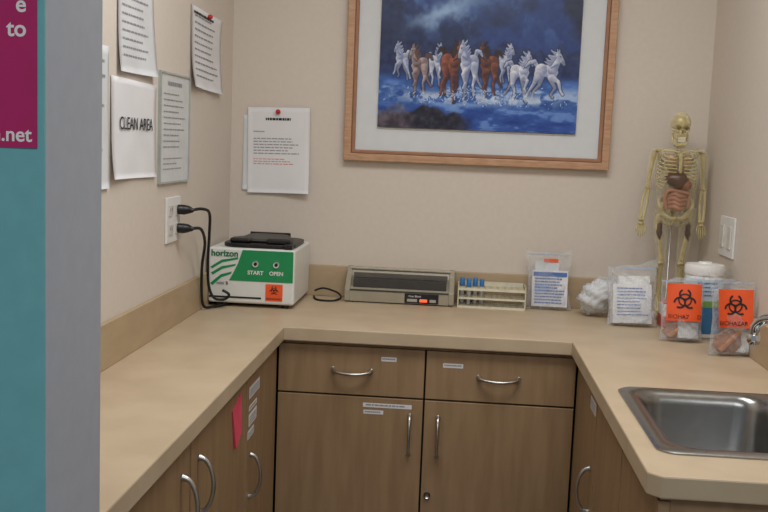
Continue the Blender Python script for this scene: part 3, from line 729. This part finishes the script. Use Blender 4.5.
for s in (-1,1):
    lim.append((smoothpath([P(s*.004,1.426,-.032),P(s*.03,1.431,-.028),P(s*.068,1.432,-.004)],5),[.0035,.003,.004],False))
    lim.append((smoothpath([P(s*.066,1.43,.004),P(s*.05,1.41,.026),P(s*.036,1.365,.03)],5),[.005,.011,.003],False))
multi('shoulder_girdle',lim,bone_m,sk)
lim=[]; AR=[]
arms={-1:[(-.073,1.425),(-.086,1.315),(-.103,1.215)],1:[(.074,1.425),(.083,1.315),(.078,1.215)]}
for s,(A,B,Cc) in arms.items():
    y1,y2,y3=0,.004,-.022
    lim.append(([P(A[0],A[1]+.004,y1),P(A[0],A[1]-.006,y1),P(A[0]*.7+B[0]*.3,A[1]*.7+B[1]*.3,y1),P(B[0]*.8+A[0]*.2,B[1]*.8+A[1]*.2,y2),P(B[0],B[1],y2)],[.006,.009,.0055,.005,.008],False))
    AR.append((smoothpath([P(A[0]*.72,A[1]+.004,y1),P(A[0],A[1]-.004,y1),P(A[0]*.5+B[0]*.5,A[1]*.5+B[1]*.5,y1),P(B[0],B[1],y2),P((B[0]+Cc[0])/2,(B[1]+Cc[1])/2,-.008),P(Cc[0],Cc[1],y3)],5),[.012,.016,.014,.011,.012,.008],False))
    for o_,w_ in ((-.0045,.0036),(.0045,.004)):
        lim.append((smoothpath([P(B[0]+o_,B[1],y2),P((B[0]+Cc[0])/2+o_*1.6,(B[1]+Cc[1])/2,(y2+y3)/2),P(Cc[0]+o_,Cc[1],y3)],4),[w_*1.5,w_*.9,w_*1.4],False))
    lim.append(([P(Cc[0],Cc[1],y3),P(Cc[0],Cc[1]-.010,y3)],[.007,.008],False))
    for k in range(5):
        fo=(k-2)*.0042; ln=[.026,.040,.044,.040,.033][k]
        z0=Cc[1]-.008
        lim.append((smoothpath([P(Cc[0]+fo,z0,y3),P(Cc[0]+fo*1.5,z0-ln*.4,y3-.002),P(Cc[0]+fo*1.6,z0-ln*.75,y3-.006),P(Cc[0]+fo*1.5,z0-ln,y3-.003)],3),[.0024,.0019,.0018,.0012],False))
multi('arms',lim,bone_m,sk)
pl=[]
for s in (-1,1):
    pl.append((smoothpath([P(s*.010,1.262,.022),P(s*.034,1.282,.016),P(s*.050,1.277,-.004),P(s*.046,1.255,-.018),P(s*.036,1.238,-.012),P(s*.018,1.226,-.026),P(0,1.226,-.030)],5),[.007,.009,.006,.006,.010,.006,.006],False))
    pl.append((smoothpath([P(s*.036,1.24,-.008),P(s*.028,1.212,-.004),P(s*.012,1.205,-.014),P(s*.004,1.222,-.028)],4),[.007,.006,.005,.005],False))
    pl.append((smoothpath([P(s*.012,1.268,.02),P(s*.026,1.262,.015),P(s*.036,1.246,-.002)],4),[.009,.012,.009],False))
multi('pelvis',pl,bone_m,sk,10)
multi('sacrum',[([P(0,1.268,.022),P(0,1.24,.03),P(0,1.222,.024)],[.014,.010,.004],False)],bone_m,sk,10)
lg=[]
for s in (-1,1):
    hx=s*.040; kx=s*.030; ax=s*.030
    lg.append(([P(hx-s*.006,1.240,-.008),P(hx+s*.008,1.228,-.004),P(hx+s*.009,1.21,-.002),P((hx+kx)/2+s*.003,1.15,-.006),P(kx,1.095,-.004),P(kx,1.083,-.004)],[.008,.007,.009,.0062,.0075,.011],False))
    lg.append(([P(kx,1.096,-.016),P(kx,1.086,-.017)],[.006,.006],False))
    lg.append(([P(kx,1.080,-.004),P(kx,1.07,-.004),P(ax,1.0,0),P(ax,.944,.002)],[.010,.007,.0045,.0065],False))
    lg.append(([P(kx+s*.009,1.068,.002),P(ax+s*.009,1.0,.004),P(ax+s*.007,.94,.003)],[.0035,.0025,.004],False))
    lg.append((smoothpath([P(ax,.932,.018),P(ax,.938,.0),P(ax+s*.003,.930,-.025)],4),[.008,.009,.006],False))
    AR.append((smoothpath([P(hx,1.255,-.004),P(hx,1.20,-.004),P((hx+kx)/2,1.15,-.005),P(kx,1.09,-.004),P(ax,1.03,.002),P(ax,.95,.002)],5),[.026,.024,.020,.014,.015,.010],False))
    for k in range(5):
        fo=(k-2)*.0045; lg.append((smoothpath([P(ax+fo*.8,.931,-.018),P(ax+fo*1.3+s*.003,.927,-.038),P(ax+fo*1.4+s*.004,.9235,-.056)],3),[.0035,.0027,.002],False))
multi('legs',lg,bone_m,sk,10)
multi('clear_limb_shell',AR,shell_m,sk,16)
lathe('clear_torso_shell',sx,sy-.006,[(.012,1.45),(.020,1.442),(.050,1.436),(.066,1.42),(.068,1.39),(.066,1.35),(.060,1.31),(.058,1.27),(.062,1.24),(.050,1.21),(.02,1.20)],shell_m,sk,40,True,(1,.84))
ellip('lung_left',P(-.022,1.396,-.008),(.018,.018,.026),lung_m,sk)
ellip('lung_right',P(.023,1.396,-.008),(.017,.018,.026),lung_m,sk)
ellip('liver',P(-.006,1.342,-.032),(.038,.026,.028),organ_m,sk,24,16,fn=lambda d:1-.35*max(0,-d.x)*max(0,.2-d.z)+.04*math.sin(6*d.x))
ellip('stomach',P(.020,1.328,-.034),(.020,.018,.018),mat('organ_stomach',(140,78,58),.35,var=.06),sk)
it=[]
for r_ in range(4):
    z=1.296-r_*.0125; w=.024-.002*abs(r_-1)
    it.append((smoothpath([P(-w,z,-.022),P(-w*.4,z+.004,-.036),P(w*.2,z-.003,-.038),P(w,z,-.024)],5),.0076,False))
it.append((smoothpath([P(-.028,1.252,-.018),P(-.035,1.28,-.022),P(-.028,1.310,-.032),P(.02,1.306,-.036),P(.034,1.300,-.024),P(.034,1.258,-.018)],6),.0066,False))
multi('intestines',it,pinko_m,sk,10)
for s in (-1,1):
    ellip(f'thigh_muscle_{s+1}',P(s*.043,1.185,-.010),(.009,.010,.028),muscle_m,sk,14,12,fn=lambda d:1+.15*math.sin(7*d.z+4*d.x))

# ---------------------------------------------------------------- lights
def area(name,loc,sx_,sy_,power,col,rot=(0,0,0)):
    l=bpy.data.lights.new(name,'AREA'); l.shape='RECTANGLE'; l.size=sx_; l.size_y=sy_; l.energy=power; l.color=col
    o=bpy.data.objects.new(name,l); o.location=loc; o.rotation_euler=rot; S.collection.objects.link(o); return o
area('ceiling_light',(.82,-1.35,2.46),1.1,.6,18.5,(1,.99,.985))
area('room_light',(1.1,-3.7,2.4),1.6,1.0,25,(.95,.98,1.))
w=bpy.data.worlds.new('world'); S.world=w; w.use_nodes=True
bg=w.node_tree.nodes['Background']; bg.inputs[0].default_value=(.87,.93,1.,1); bg.inputs[1].default_value=.25
